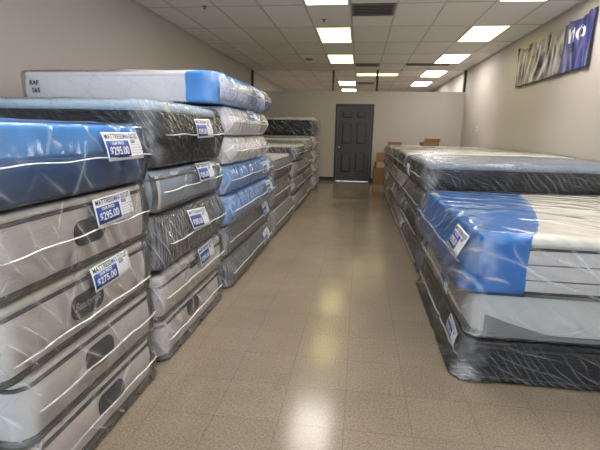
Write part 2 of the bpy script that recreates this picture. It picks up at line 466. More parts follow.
def price_label(sf, parent, w=.28, h=.115, price='$295.00', detail=2, seed=0):
    L = patch(sf, -w / 2, w / 2, -h / 2, h / 2, 'price_label', M['paper'], parent)
    L['label'] = 'white price label with a blue price box'
    x0, x1, y0, y1 = -w * .47, w * .13, -h * .40, h * .20
    patch(sf, x0, x1, y0, y1, 'price_box', M['inkblue'], L, .0014, 5, 3, .0006)
    if detail >= 1:
        letters(sf, 'MATTRESS', -w * .22, h * .355, .03, M['ink'], L, .002, w * .47, bold=.0004)
        letters(sf, 'MAX', w * .11, h * .355, .03, M['inkblue'], L, .002, w * .16, bold=.0004)
        letters(sf, 'OUTLET', w * .33, h * .355, .03, M['ink'], L, .002, w * .25, bold=.0004)
        letters(sf, price, (x0 + x1) / 2, h * -.17, .045 * h / .115, M['paper'], L, .0026, w * .5, bold=.0008)
    if detail >= 2:
        letters(sf, 'OUR PRICE', (x0 + x1) / 2, h * .115, .016, M['paper'], L, .0026, w * .32, bold=.0004)
    if detail >= 1:                       # unreadable fine print and the small dark seal
        rs = random.Random(seed); mb_v = []; mb_f = []
        for r in range(5):
            u = w * .18
            while u < w * .45:
                l = rs.uniform(.006, .018); v = h * (.02 - .1 * r)
                b = len(mb_v)
                for a, c in ((u, v), (u + l, v), (u + l, v + h * .028), (u, v + h * .028)): mb_v.append(sf.pt(a, c, .002))
                mb_f.append((b, b + 1, b + 2, b + 3)); u += l + rs.uniform(.004, .012)
        link('fine_print', mesh_np('fine_print', mb_v, mb_f), M['inkgrey'], L, False)
        patch(sf, w * .2, w * .33, h * .1, h * .24, 'seal', M['inkgrey'], L, .0014, 3, 2, .0005)
    return L

# ------------------------------------------------------------------ the mattress
ROWL, ROWR = 'bagged mattresses stacked along the left wall', 'bagged mattresses stacked along the right wall'
count = [0]
def mattress(side, x0, x1, y0, y1, z0, z1, label, body='beige', top='cream', filmk='f_clear', wrapped=True,
             top_h=.035, pip='pipdark', badge=None, tag_at=None, tag_detail=2, price='$295.00', puff=.035, ridge=.006,
             ang=.3, freq=22, topn=.001, rp=.06, fine=.035, band=None, logo_side=None, sharp=2.2, spread=.5, tag_side=None, badge_text=True,
             crown=.0, skirt=0, nearside=0, seam_dz=0, skirt_h=.12, corner=False, mids=0, stripes=None, tagw=.28, tagh=.115, topshade=None, end_seam=True):
    count[0] += 1; seed = count[0]
    cx, cy = (x0 + x1) / 2, (y0 + y1) / 2
    a, b, H = (x1 - x0) / 2, (y1 - y0) / 2, z1 - z0
    sgn = 1 if side == 'L' else -1
    root = empty('mattress', (cx, cy, z0), label, 'mattress', ROWL if side == 'L' else ROWR)
    pad = .026
    ab, bb = a - pad, b - pad
    zb0, zb1 = .006, H - .008
    # border (side walls) and the two quilted faces
    sy = fine
    P, F, n = round_box(ab, bb, (zb1 - zb0 - top_h) / 2, .014, rp, .1, sy * 1.3, .05)
    c = (zb1 - zb0 - top_h) / 2
    bul = .012 * (1 - (P[:, 2] / c) ** 2)
    P = P + n * np.array([1, 1, 0]) * bul[:, None]
    P[:, 2] += zb0 + c
    bo = link('border', mesh_np('border', P, F), M[body], root)
    th = top_h + .012
    P, F, n = round_box(ab + .004, bb + .004, th / 2, min(.026, th * .45), rp, .06, .06, .03)
    if crown: P[:, 2] += np.where(P[:, 2] > 0, crown * (1 - (P[:, 0] / ab) ** 2) * (1 - (P[:, 1] / bb) ** 2), 0)
    P[:, 2] += zb1 - th / 2
    tp = link('top_panel', mesh_np('top_panel', P, F), M[top], root)
    if pip:
        band_loop(ab + .006, bb + .006, rp, zb1 - th - .001, .0075, .0075, 'piping', M[pip], root)
        band_loop(ab + .004, bb + .004, rp, zb0 + .012, .0075, .0075, 'piping', M[pip], root)
    for q in range(mids):
        band_loop(ab + .0095, bb + .0095, rp, zb0 + (zb1 - th - zb0) * (q + 1) / (mids + 1), .004, .004, 'piping', M['piptaupe'], root)
    if band:                                # solid blue poly wrapped round the aisle end
        bw, col, slant = band
        hw = bw / 2; P, F, n = round_box(hw, bb + .016, (zb1 - zb0) / 2 + .002, .028, .0, .04, .05, .04)
        # plan corner rounding only on the aisle side
        P[:, 0] = P[:, 0] - hw                      # 0 at aisle side going inward
        t = np.clip((P[:, 1] / bb + 1) / 2, 0, 1)
        inner = -P[:, 0] / bw
        P[:, 0] -= inner * slant * t ** .7
        P = P + n * (folds(P, seed + 7, .9, 14)[:, None] * .004)
        if crown: P[:, 2] += np.where(P[:, 2] > 0, crown * (1 - ((P[:, 0] + ab) / ab) ** 2).clip(0) * (1 - (P[:, 1] / bb) ** 2).clip(0), 0)
        if skirt:
            P[:, 0] += np.clip(1 + P[:, 0] / .25, 0, 1) ** 2 * np.clip(1 - (P[:, 2] + (zb1 - zb0) / 2) / skirt_h, 0, 1) ** 1.5 * skirt * .92
        r_ = .07 if not skirt else .03
        ex = np.clip(P[:, 0] + r_, 0, r_); ey = np.clip(np.abs(P[:, 1]) - (bb + .016 - r_), 0, r_)
        cut = np.maximum(0, np.hypot(ex, ey) - r_)
        k = np.where((ex > 0) & (ey > 0), r_ / np.maximum(np.hypot(ex, ey), r_), 1)
        P[:, 0] = np.where(cut > 0, -r_ + ex * k, P[:, 0]); P[:, 1] = np.where(cut > 0, np.sign(P[:, 1]) * (bb + .016 - r_ + ey * k), P[:, 1])
        P[:, 0] = (P[:, 0] + ab + .016) * sgn
        P[:, 2] += (zb0 + zb1) / 2
        if sgn < 0: F = [f[::-1] for f in F]
        link('blue_wrap', mesh_np('blue_wrap', P, F), M[col], root)
    # polythene bag
    bag = None
    if wrapped:
        P, F, n = round_box(a - .004, b - .004, H / 2 - .001, .02, rp + .01, .06, sy, .03)
        c = H / 2; t = np.clip(1 - np.abs(P[:, 2]) / c, 0, 1)
        hn = n * np.array([1, 1, 0])
        face = np.clip(P[:, 0] * sgn / a, 0, 1) ** 8             # 1 on the aisle end
        nearf = np.clip(-P[:, 1] / b, 0, 1) ** 8
        kx = puff * face + .008 * (1 - face)
        P[:, 0] += hn[:, 0] * kx * t ** .8; P[:, 1] += hn[:, 1] * .008 * t ** .8
        w = folds(P * np.array([1, 1, 1]), seed, ang, freq, 5, spread, sharp)
        w = w / max(w.max(), 1e-6)
        P[:, 0] += hn[:, 0] * w * ridge * (.35 + .65 * face); P[:, 1] += hn[:, 1] * w * (.003 + (ridge * .8) * nearf * (nearside))
        up = np.clip(n[:, 2], 0, 1)
        wt = folds(P, seed + 50, 1.0, 13, 5, 1.2, 1.5); P[:, 2] += up * (wt / max(wt.max(), 1e-6)) * topn
        if crown: P[:, 2] += up * crown * (1 - (P[:, 0] / a) ** 2).clip(0) * (1 - (P[:, 1] / b) ** 2).clip(0)
        if skirt:
            low = np.clip(1 - (P[:, 2] + c) / skirt_h, 0, 1) ** 1.5
            P[:, 0] += sgn * face * low * skirt; P[:, 1] -= nearf * low * skirt * .25
        P[:, 2] += H / 2
        me = mesh_np('plastic_bag', P, F)
        bag = link('plastic_bag', me, M[filmk], root)
        g_ = np.exp(-np.clip(b - np.abs(P[:, 1]), 0, 9) / .045) * np.clip(1 - (a - P[:, 0] * sgn) / .12, 0, 1)
        me.attributes.new('gather', 'FLOAT', 'POINT').data.foreach_set('value', g_.astype(np.float32))
        bvh = BVHTree.FromPolygons([tuple(v) for v in P], F)
        if end_seam:                         # the welded seam of the bag, half way up the aisle end
            pts = []
            for i in range(41):
                y = (i / 40 * 2 - 1) * (b - .05)
                z = H * .5 + seam_dz + .003 * math.sin(i * .45 + seed)
                hit = bvh.ray_cast(Vector((5 * sgn, y, z)), Vector((-sgn, 0, 0)))[0]
                if hit: pts.append((hit.x, y, z))
            V = []; Fq = []
            for x, y, z in pts:
                V += [(x - sgn * .003, y, z - .003), (x + sgn * .006, y, z - .001), (x + sgn * .006, y, z + .001), (x - sgn * .003, y, z + .003)]
            for i in range(len(pts) - 1):
                for k2 in range(4):
                    Fq.append((i * 4 + k2, i * 4 + (k2 + 1) % 4, (i + 1) * 4 + (k2 + 1) % 4, (i + 1) * 4 + k2))
            link('seam', mesh_np('seam', V, Fq), M['seam'], bag)
    bodyb = BVHTree.FromPolygons([tuple(v.co) for v in bo.data.vertices], [tuple(p.vertices) for p in bo.data.polygons])
    sd = '+x' if side == 'L' else '-x'
    if corner:                              # dark edge strip and cream binding down the near corner of the aisle end
        sf = Surface(bodyb, sd, y0 + .075 - cy, H / 2, 0, .07, H * .8, .002)
        patch(sf, -.035, -.008, -H * .40, H * .40, 'edge_strip', M['pipdark'], root, 0, 2, 8, .004)
        patch(sf, -.006, .022, -H * .40, H * .40, 'edge_binding', M['pipwhite'], root, 0, 2, 8, .005)
    if badge:
        by, bz, bw, bh = badge
        sf = Surface(bodyb, sd, by - cy, bz - z0, 0, bw, bh, .002)
        B = patch(sf, -bw / 2, bw / 2, -bh / 2, bh / 2, 'badge', M['badge'], root, 0, 16, 8, .003, bh * .46)
        B['label'] = 'black oval maker badge'
        if badge_text: letters(sf, 'Beautyrest', 0, 0, .046, M['badgetext'], B, .005, bw * .8, .35, .0006)
    if tag_at:
        surf = bvh if wrapped else bodyb
        for (ty, tz, ta) in ([tag_at] if not isinstance(tag_at, list) else tag_at):
            sf = Surface(surf, sd, ty - cy, tz - z0, ta, tagw, tagh)
            price_label(sf, root, tagw, tagh, price, tag_detail, seed)
    return root, bodyb, (cx, cy, z0)

XLW, XRW = XL + .02, XR - .02
XS = -1.045
# ================================================================== left row, stack by stack from the camera
L_ = lambda *a, **k: mattress('L', *a, **k)
R_ = lambda *a, **k: mattress('R', *a, **k)

# nearest stack: four grey mattresses with black badges under one in blue foil
L_(-2.945, XS, 1.04, 2.03, 0, .235, 'grey mattress with black oval badge on the floor, bottom of the nearest left stack', 'beige', 'cream', top_h=.018,
   badge=(1.60, .125, .20, .095), fine=.02, puff=.02, pip='pipdark', skirt=.02, filmk='f_soft', badge_text=False)
L_(-2.945, XS, 1.10, 2.045, .237, .492, 'grey mattress with black oval badge, second from the floor in the nearest left stack', 'beige', 'cream', top_h=.018,
   badge=(1.545, .375, .20, .10), fine=.02, puff=.02, filmk='f_soft', badge_text=False)
L_(-2.945, XS - .005, 1.03, 2.04, .495, .768, 'grey mattress with cream edge and price label, middle of the nearest left stack', 'beige', 'cream',
   badge=(1.50, .622, .21, .098), seam_dz=-.062, tagh=.10, tag_at=(1.645, .713, .03), price='$275.00', fine=.02, puff=.02, top_h=.028)
L_(-2.945, XS, 1.02, 2.04, .772, 1.055, 'grey mattress with black badge directly under the blue one at the front left', 'beige', 'cream',
   badge=(1.545, .91, .20, .10), tag_at=(1.685, .98, .03), fine=.02, puff=.024, top_h=.02, badge_text=False)
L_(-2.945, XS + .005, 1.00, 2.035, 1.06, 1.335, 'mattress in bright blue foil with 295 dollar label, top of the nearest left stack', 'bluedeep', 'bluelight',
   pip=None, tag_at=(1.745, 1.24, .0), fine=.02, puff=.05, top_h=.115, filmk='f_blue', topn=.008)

# second stack
L_(-2.945, XS, 2.10, 3.17, 0, .245, 'grey mattress with black badge on the floor, bottom of the second left stack', 'beige', 'cream', top_h=.018,
   badge=(2.58, .165, .19, .1), fine=.025, puff=.02, skirt=.02, badge_text=False, filmk='f_soft')
L_(-2.945, XS + .005, 2.08, 3.22, .25, .52, 'grey mattress with white edge, black badge and price label below the charcoal pleated one', 'beige', 'whitetop',
   badge=(2.62, .46, .19, .07), tag_at=(2.79, .475, .04), tag_detail=1, fine=.025, puff=.02, top_h=.05, badge_text=False)
L_(-2.945, XS - .01, 2.08, 3.16, .545, .86, 'charcoal mattress in pleated plastic with tilted price label, middle of the second left stack', 'charcoal', 'charcoal',
   pip=None, tag_at=(2.58, .765, -.08), tag_detail=1, fine=.02, puff=.075, filmk='f_vert', ang=.12, freq=46, ridge=.022, spread=.22)
L_(-2.945, XS, 2.075, 3.18, .868, 1.105, 'pale blue-grey mattress with price label between the black one and the charcoal pleated one', 'bluegrey', 'bluegrey',
   pip='pipdark', tag_at=(2.78, 1.045, .0), tag_detail=1, fine=.025, puff=.045, filmk='f_soft', corner=True)
L_(-2.945, XS + .005, 2.09, 3.16, 1.11, 1.465, 'black mattress with pale blue pillow top and price label, top of the second left stack', 'black', 'paleblue',
   pip=None, tag_at=(2.68, 1.325, .02), tag_detail=1, fine=.02, puff=.06, top_h=.045, filmk='f_dark', ang=-.65, freq=30, ridge=.02, spread=.3, topn=.008)

# third stack
L_(-3.02, XS, 3.30, 4.98, 0, .27, 'dark grey bagged mattress on the floor, bottom of the stack with two blue mattresses', 'darkgrey', 'darkgrey',
   tag_at=(4.62, .16, .1), tag_detail=1, fine=.03, puff=.05, ridge=.016, ang=.2, freq=24, filmk='f_vert', skirt=.02, pip='piptaupe', tagh=.13)
L_(-3.02, XS - .015, 3.28, 5.0, .275, .545, 'taupe-grey bagged mattress directly under the two blue mattresses', 'darkgrey', 'tan',
   tag_at=(4.7, .46, .05), tag_detail=1, fine=.03, puff=.04, ridge=.016, ang=.4, freq=24, filmk='f_vert', pip='piptaupe', tagh=.13)
L_(-3.02, XS + .02, 3.24, 5.07, .55, .80, 'lower of the two mattresses in blue wrap in the third left stack', 'bluelight', 'bluelight',
   pip=None, tag_at=(4.7, .72, .0), tag_detail=1, fine=.03, puff=.06, filmk='f_bluehaze', ridge=.012, ang=.5, freq=14, top_h=.06)
L_(-3.02, XS, 3.25, 5.05, .805, 1.04, 'upper of the two mattresses in blue wrap, under the white bagged ones', 'bluelight', 'bluelight',
   pip=None, tag_at=(4.56, .94, .0), tag_detail=1, fine=.03, puff=.06, filmk='f_bluehaze', ridge=.014, ang=.7, freq=12)
L_(-3.02, XS + .01, 3.28, 4.66, 1.045, 1.27, 'white mattress in loose milky plastic resting on the upper blue one', 'white', 'white',
   pip=None, fine=.03, puff=.075, filmk='f_milk', ridge=.022, ang=.9, freq=15, top_h=.05)
L_(-3.02, XS + .01, 3.27, 4.64, 1.275, 1.50, 'white bagged mattress with small price label, second from top in the third left stack', 'white', 'white',
   pip=None, tag_at=(3.95, 1.455, .0), tag_detail=1, tagh=.085, fine=.03, puff=.075, filmk='f_milk', ridge=.018, ang=1.2, freq=18, top_h=.05)
wr, wb, wo = L_(-2.60, XS + .01, 3.08, 4.72, 1.507, 1.735, 'white mattress with a blue end band on top of the highest left stack', 'white', 'white',
   pip=None, band=(.235, 'bluelight', 0), tag_at=(4.12, 1.665, .0), tag_detail=1, fine=.03, puff=.085, filmk='f_clean', ridge=.02, ang=.6, freq=22,
   topn=.012, top_h=.03, rp=.05, spread=1.2)
sf = Surface(wb, '-y', -2.47 - wo[0], 1.615 - wo[2], 0, .2, .12, .003)
for t_, dv in (('RAF', .028), ('565', -.028)):
    o = letters(sf, t_, 0 if dv > 0 else .012, dv, .045, M['ink'], wr, .002, bold=.001, name='handwritten_mark')

ps = Surface(wb, '+x', 0, (1.735 - 1.507) / 2, 0, 1.3, .15, .022)
pe = patch(ps, -.76, .76, -.088, .088, 'printed_end', banner_mat('blue_print_on_white', [(.35, (.55, .62, .75)), (.5, (.62, .68, .80)), (.56, (.10, .16, .45)), (.6, (.60, .66, .78)), (.8, (.30, .40, .66))], (20, 14, 24)), wr, 0, 30, 6, .002, .04)
pe['label'] = 'white end sheet with crinkled blue print'
# fourth stack
for k, (za, zb, bd, lb) in enumerate([(0, .35, 'tan', 'taupe-grey mattress on the floor, bottom of the low three-high stack beyond the blue mattresses'),
                                      (.355, .70, 'tan', 'middle mattress of the low three-high taupe-grey left stack'),
                                      (.705, 1.0, 'darkgrey', 'top mattress with a pale flat top on the low three-high stack beyond the blue mattresses')]):
    L_(-3.02, XS + (.02, -.01, 0)[k], 5.12, (6.72, 6.62, 6.58)[k], za, zb, lb, bd, 'cream' if k == 2 else 'tan', fine=.045, puff=.045, ridge=.014,
       ang=.25, freq=20, filmk='f_vert' if k != 1 else 'f_soft', pip='piptaupe' if k < 2 else 'pipdark', top_h=.03, topn=.008 if k == 2 else .001)
# fifth, sixth and seventh stacks
names5 = ['bottom mattress of the navy-topped left stack, on the floor', 'grey mattress second from the floor in the navy-topped left stack',
          'grey mattress third from the floor in the navy-topped left stack', 'dark navy mattress with pale top, on the stack just beyond the low three-high one']
for k in range(4):
    L_(-3.02, XS + (.01, -.02, .0, .01)[k], 7.02, 8.38, k * .28, k * .28 + .275, names5[k], 'navy' if k == 3 else ('tan', 'darkgrey')[k % 2], 'cream' if k in (3, 1) else 'tan',
       fine=.05, puff=.05, ridge=.018, ang=.4 * k, freq=16, filmk='f_vert', pip=None if k == 3 else 'piptaupe', topn=.008 if k == 3 else .001)
names6 = ['floor-level mattress of the second-farthest left stack', 'mattress second from the floor in the second-farthest left stack',
          'mattress just under the top one of the second-farthest left stack', 'pale-topped mattress on the second-farthest left stack, in front of the black one']
for k in range(4):
    L_(-3.02, XS + (.0, .01, -.01, .0)[k], 8.50, 9.45, k * .302, k * .302 + .297, names6[k], ('tan', 'darkgrey', 'tan', 'tan')[k], 'cream' if k in (3, 2) else 'tan',
       fine=.06, puff=.05, ridge=.018, ang=.5, freq=16, filmk='f_vert', pip='piptaupe', topn=.006 if k == 3 else .001)
names7 = ['floor-level mattress of the farthest left stack', 'second mattress from the floor in the farthest left stack',
          'third mattress from the floor in the farthest left stack', 'mattress directly under the thick black one in the farthest left stack']
for k in range(4):
    L_(-3.02, XS + (.02, .0, .01, .0)[k], 9.92, 11.0, k * .312, k * .312 + .307, names7[k], ('tan', 'darkgrey', 'tan', 'tan')[k], 'tan',
       fine=.06, puff=.05, ridge=.018, ang=.6, freq=16, filmk='f_milk', pip='piptaupe')
L_(-3.02, XS + .01, 9.92, 11.02, 1.25, 1.655, 'thick black mattress with cream top, highest on the farthest left stack', 'black', 'cream', pip=None,
   fine=.05, puff=.06, top_h=.05, filmk='f_top', topn=.008)

# ================================================================== right row
XRS = .615
R_(XRS, 2.63, 2.22, 3.80, 0, .25, 'black bagged mattress on the floor, bottom of the nearest right stack', 'black', 'black', pip='pipdark',
   tag_at=(2.44, .19, -.1), tag_detail=1, fine=.025, puff=.03, filmk='f_dark', ridge=.016, nearside=1, ang=-.8, freq=26, skirt=.07, tagw=.24, tagh=.09, topn=.002)
mid_b = R_(XRS, 2.63, 2.20, 3.82, .256, .515, 'white pillow-top mattress with grey lower edge, between the black and the blue-wrapped one at right', 'darkgrey', 'whitetop',
   pip=None, tag_at=(2.72, .40, -.1), tag_detail=1, fine=.03, puff=.035, filmk='f_soft', top_h=.21, ridge=.01, ang=.9, freq=14, tagw=.24, tagh=.09, topn=.003)
R_(XRS - .005, 2.63, 2.16, 3.90, .522, .84, 'cream mattress with a blue wrapped end and price label, top of the nearest right stack', 'beige', 'cream',
   mids=2, nearside=1, skirt=.085, skirt_h=.28, band=(.25, 'bluewrap', .55), tag_at=(2.39, .75, -.04), tag_detail=2, fine=.03, puff=.055, filmk='f_top', ridge=.016, ang=1.2, freq=18,
   topn=.014, crown=.03, top_h=.05, pip='pipdark', spread=.35)
V = [(u, -.7905 - e, v) for e in (0, .003) for u, v in ((-.925, .035), (-.925, .14), (-.84, .11), (-.72, .075), (-.56, .035))]
link('corner_panel', mesh_np('corner_panel', V, [(5, 9, 8, 7, 6), (0, 1, 2, 3, 4), (0, 4, 9, 5), (4, 3, 8, 9), (3, 2, 7, 8), (2, 1, 6, 7), (1, 0, 5, 6)]), M['darkgrey'], mid_b[0], False)['label'] = 'dark grey fabric showing at the lower corner'
nm = [['floor-level dark mattress of the second right stack', 'dark mattress second from the floor in the second right stack', 'dark mattress just under the woven-topped one at right',
       'dark mattress with woven blue-grey top behind the blue-wrapped one, second right stack'],
      ['floor-level mattress of the third right stack', 'second mattress from the floor in the third right stack', 'third mattress from the floor in the third right stack',
       'pale-topped dark mattress on the third right stack, behind the woven-topped one'],
      ['floor-level mattress of the fourth right stack', 'second mattress from the floor in the fourth right stack', 'third mattress from the floor in the fourth right stack',
       'top mattress of the fourth right stack'],
      ['floor-level pale mattress of the farthest right stack near the boxes', 'blue-grey mattress second from the floor in the farthest right stack',
       'blue mattress in the farthest right stack, above the pale bulging ones', 'flat white-topped mattress on the farthest right stack']]
for k in range(4):
    R_(XRS + (.01, -.01, .0, .0)[k], 2.63, 3.96, 5.50, k * .268, k * .268 + .264, nm[0][k], ('darkgrey', 'black', 'darkgrey', 'black')[k], 'check' if k == 3 else ('tan', 'darkgrey')[k % 2],
       fine=.035, puff=.055, ridge=.028, ang=.5, freq=26, filmk='f_dark', nearside=k == 3, pip=None if k == 3 else 'piptaupe', top_h=.04 if k == 3 else .03,
       tag_at=(5.0, .93, -.05) if k == 3 else None, tag_detail=1, topn=.018 if k == 3 else .001, crown=.03 if k == 3 else 0)
for k in range(4):
    R_(XRS + (.0, .01, -.01, .0)[k], 2.63, 5.60, 7.14, k * .272, k * .272 + .267, nm[1][k], ('tan', 'darkgrey', 'tan', 'black')[k], 'cream' if k == 3 else 'tan',
       fine=.045, puff=.055, ridge=.028, ang=.6, freq=24, filmk='f_diag' if k < 3 else 'f_dark', pip='piptaupe', topn=.018 if k == 3 else .001, crown=.02 if k == 3 else 0)
for k in range(4):
    R_(XRS + (.01, -.01, .0, .01)[k], 2.63, 7.26, 8.70, k * .272, k * .272 + .267, nm[2][k], ('darkgrey', 'tan', 'darkgrey', 'tan')[k], 'whitetop' if k == 3 else 'tan',
       fine=.06, puff=.055, ridge=.022, ang=.4, freq=15, filmk='f_diag', pip='piptaupe', topn=.01 if k == 3 else .001)
zs = [0, .33, .62, .80, 1.085]
for k in range(4):
    R_(XRS + (.0, -.01, .0, .0)[k], 2.63, 8.82, 10.2, zs[k], zs[k + 1] - .005, nm[3][k], ('bluegrey', 'bluegrey', 'bluewrap', 'greige')[k], ('white', 'white', 'bluewrap', 'white')[k],
       fine=.06, puff=.06, ridge=.02, ang=.6, freq=15, filmk=('f_milk', 'f_milk', 'f_clear', 'f_soft')[k], pip=None, topn=.008 if k == 3 else .001)

# ================================================================== small things
def carton(name, x0, x1, y0, y1, z0, z1, label, mat='card', rz=0, group=None, flaps=False):
    cx, cy = (x0 + x1) / 2, (y0 + y1) / 2
    r = empty(name, (cx, cy, z0), label, 'box', group); r.rotation_euler[2] = rz
    a, b, h = (x1 - x0) / 2, (y1 - y0) / 2, z1 - z0
    MB().box(-a, a, -b, b, 0, h).build('box_body', M[mat], r, bevel=.004)
    MB().box(-a - .001, a + .001, -.025, .025, h * .7, h + .0015).build('packing_tape', M['tape'], r)
    if flaps:
        V = [(-a, -b, h), (a, -b, h), (a, -b - .05, h + .07), (-a, -b - .05, h + .07), (-a, -b + .004, h), (a, -b + .004, h), (a, -b - .045, h + .073), (-a, -b - .045, h + .073)]
        F = [(0, 1, 2, 3), (7, 6, 5, 4), (0, 4, 5, 1), (3, 2, 6, 7), (0, 3, 7, 4), (1, 5, 6, 2)]
        link('flap', mesh_np('flap', V, F), M[mat], r, False)
    return r
carton('cardboard_box', .40, .82, 11.55, 11.95, 0, .16, 'reddish brown flat carton on the floor beside the door, bottom of its pile', 'cardred', group='cartons beside the door')
carton('cardboard_box', .395, .80, 11.56, 11.95, .162, .30, 'reddish brown flat carton, second from the floor beside the door', 'cardred', group='cartons beside the door')
carton('cardboard_box', .41, .82, 11.55, 11.94, .302, .44, 'reddish brown flat carton, third from the floor beside the door', 'cardred', group='cartons beside the door')
carton('cardboard_box', .45, .80, 11.56, 11.92, .442, .585, 'light tan carton resting on the reddish pile by the door', 'tape', .08, group='cartons beside the door')
carton('cardboard_box', .47, .82, 11.58, 11.9, .59, .83, 'brown carton on top of the pile by the door', 'card', -.1, group='cartons beside the door')
carton('cardboard_box', 1.26, 1.58, 9.1, 9.35, 1.095, 1.17, 'small brown open carton lying on the farthest right stack', 'card', .2, flaps=True)
carton('flat_box', .62, .90, 9.55, 9.8, 1.095, 1.15, 'flat dark box lying on the aisle end of the farthest right stack', 'cardred')

# thermostat on the right wall
t = empty('thermostat', (XR, 10.5, 1.47), 'small white thermostat on the right wall beyond the banner', 'thermostat')
MB().box(-.03, .002, -.06, .06, -.06, .06).build('thermostat_case', M['plaster'], t, bevel=.006)
MB().box(-.034, -.029, -.035, .035, -.005, .035).build('thermostat_screen', M['inkgrey'], t)

# banner on the right wall
bn = empty('banner', (XR, 7.0, 2.15), 'glossy printed vinyl banner with grey photographs and a blue panel hanging on the right wall', 'banner')
photo = banner_mat('banner_photograph', [(.3, (.012, .010, .012)), (.44, (.05, .04, .045)), (.52, (.30, .26, .27)), (.6, (.42, .37, .35)), (.75, (.14, .10, .09))], (1, 2.6, 2.2))
blueb = banner_mat('banner_blue', [(.3, (.012, .015, .08)), (.5, (.025, .03, .16)), (.62, (.06, .07, .24)), (.8, (.25, .25, .42))], (1, 3, 1.5))
BY0, BY1 = 5.77 - 7, 8.24 - 7
def ban(y, z):                                      # y local, z 0..1 height fraction -> point
    t = (y - BY0) / (BY1 - BY0)
    sag = .075 * abs(math.sin(t * PI * 4)) ** .8 * (.35 + .65 * t) + .03 * math.sin(t * PI)
    H = .66 - sag * z ** 2
    a = t * 34 + (1 - z) * 3.5 * math.sin(t * 7)
    d = .018 + .012 * math.sin(a) + .006 * math.sin(a * 2.3 + z * 4) + .010 * math.sin(t * 90 + z * 5) * z
    return (-d - .010, y, H * z)
def sheet(y0, y1, z0, z1, name, mat, ny, nz, off=0, th=.0015):
    V = []; F = []
    for l in (0, 1):
        for j in range(nz + 1):
            for i in range(ny + 1):
                p = ban(y0 + (y1 - y0) * i / ny, z0 + (z1 - z0) * j / nz); V.append((p[0] - off - (0 if l else th), p[1], p[2]))
    W = ny + 1; K = W * (nz + 1)
    for j in range(nz):
        for i in range(ny):
            q = (j * W + i, j * W + i + 1, (j + 1) * W + i + 1, (j + 1) * W + i); F.append(q[::-1]); F.append(tuple(k + K for k in q))
    return link(name, mesh_np(name, V, F), mat, bn)
sheet(BY0, BY0 + .78, 0, 1, 'blue_panel', blueb, 60, 20)
sheet(BY0 + .78, BY1, 0, 1, 'photo_panel', photo, 110, 20)
sheet(BY0, BY1, -.012, .02, 'hem', M['pipdark'], 150, 1, .002)
sheet(BY1 - .02, BY1, 0, 1, 'hem', M['pipdark'], 1, 16, .002)
sheet(BY0, BY0 + .02, 0, 1, 'hem', M['pipdark'], 1, 16, .002)
mb = MB()
for i in range(5):
    y = BY0 + .03 + (BY1 - BY0 - .06) * i / 4
    mb.lathe((.002, y, .64), (-1, 0, 0), [(0, .006), (.045, .006), (.046, .012), (.05, .012)], 10)
mb.build('hanging_pins', M['chrome'], bn)
def blet(txt, yc, zc, size, mat, bold):
    V2, F = text_data(txt, size, 0, bold)
    V = []
    for x, y in V2:
        p = ban(yc - x, zc + y / .66); V.append((p[0] - .004, p[1], p[2]))
    o = link('lettering', mesh_np('lettering', V, F), M[mat], bn, False)
blet('MO', BY0 + .42, .70, .26, 'plaster', .006)
blet('#1', BY0 + .50, .44, .17, 'ink', .004)

# ================================================================== ceiling fittings
XG, YG = -.206, 6.142
lamp_white = emit('lamp_diffuser_white', (1.0, .94, .88), 6.2)
lamp_warm = emit('lamp_diffuser_warm', (1.0, .90, .36), 1.6)
def ceiling_lamp(ix, j, label, mat, w=1, l=1.0, j_off=0):
    x0, y0 = XG + .61 * ix, YG + 1.22 * j
    x1, y1 = x0 + .61 * w, y0 + 1.22 * l
    r = empty('ceiling_light', ((x0 + x1) / 2, (y0 + y1) / 2, CEIL - .012), label, 'ceiling light', 'fluorescent ceiling panels')
    a, b = (x1 - x0) / 2 - .012, (y1 - y0) / 2 - .012; f = .025
    MB().box(-a, a, -b, -b + f, 0, .011).box(-a, a, b - f, b, 0, .011).box(-a, -a + f, -b + f, b - f, 0, .011).box(a - f, a, -b + f, b - f, 0, .011).build('lamp_frame', M['lampframe'], r)
    MB().box(-a + f, a - f, -b + f, b - f, .003, .009).build('diffuser', mat, r)
    return r
for ix, j, lb, m_ in [
    (-1, -1, 'white ceiling light panel nearest the camera, cut by the top of the picture', lamp_white),
    (-1, 1, 'yellowish ceiling light panel, nearer of the two above the aisle', lamp_warm),
    (-1, 3, 'yellowish ceiling light panel, farther of the two above the aisle, close to the partition', lamp_warm),
    (3, 1, 'pale yellow ceiling light panel nearest the banner', lamp_warm),
    (3, 3, 'bright white ceiling light panel between the banner side panel and the partition', lamp_white),
    (3, 5, 'bright ceiling light panel just beyond the partition on the right', lamp_white),
    (3, 7, 'far bright ceiling light panel beyond the partition on the right', lamp_white),
    (-1, 7, 'ceiling light panel beyond the partition above the door', lamp_white),
    (-1, 9, 'farthest ceiling light panel beyond the partition above the door', lamp_white),
    (-1, -3, 'ceiling light panel above the camera', lamp_white),
    (-1, -5, 'ceiling light panel behind the camera', lamp_white),
    (3, -1, 'ceiling light panel above the nearest right stack', lamp_white),
    (3, -3, 'ceiling light panel to the right of the camera', lamp_white),
    (3, -5, 'ceiling light panel behind the camera at right', lamp_white)]:
    ceiling_lamp(ix, j, lb, m_)
ceiling_lamp(0, 5.42, 'wide dim yellow ceiling light lying crosswise beyond the partition', lamp_warm, 2, .45)

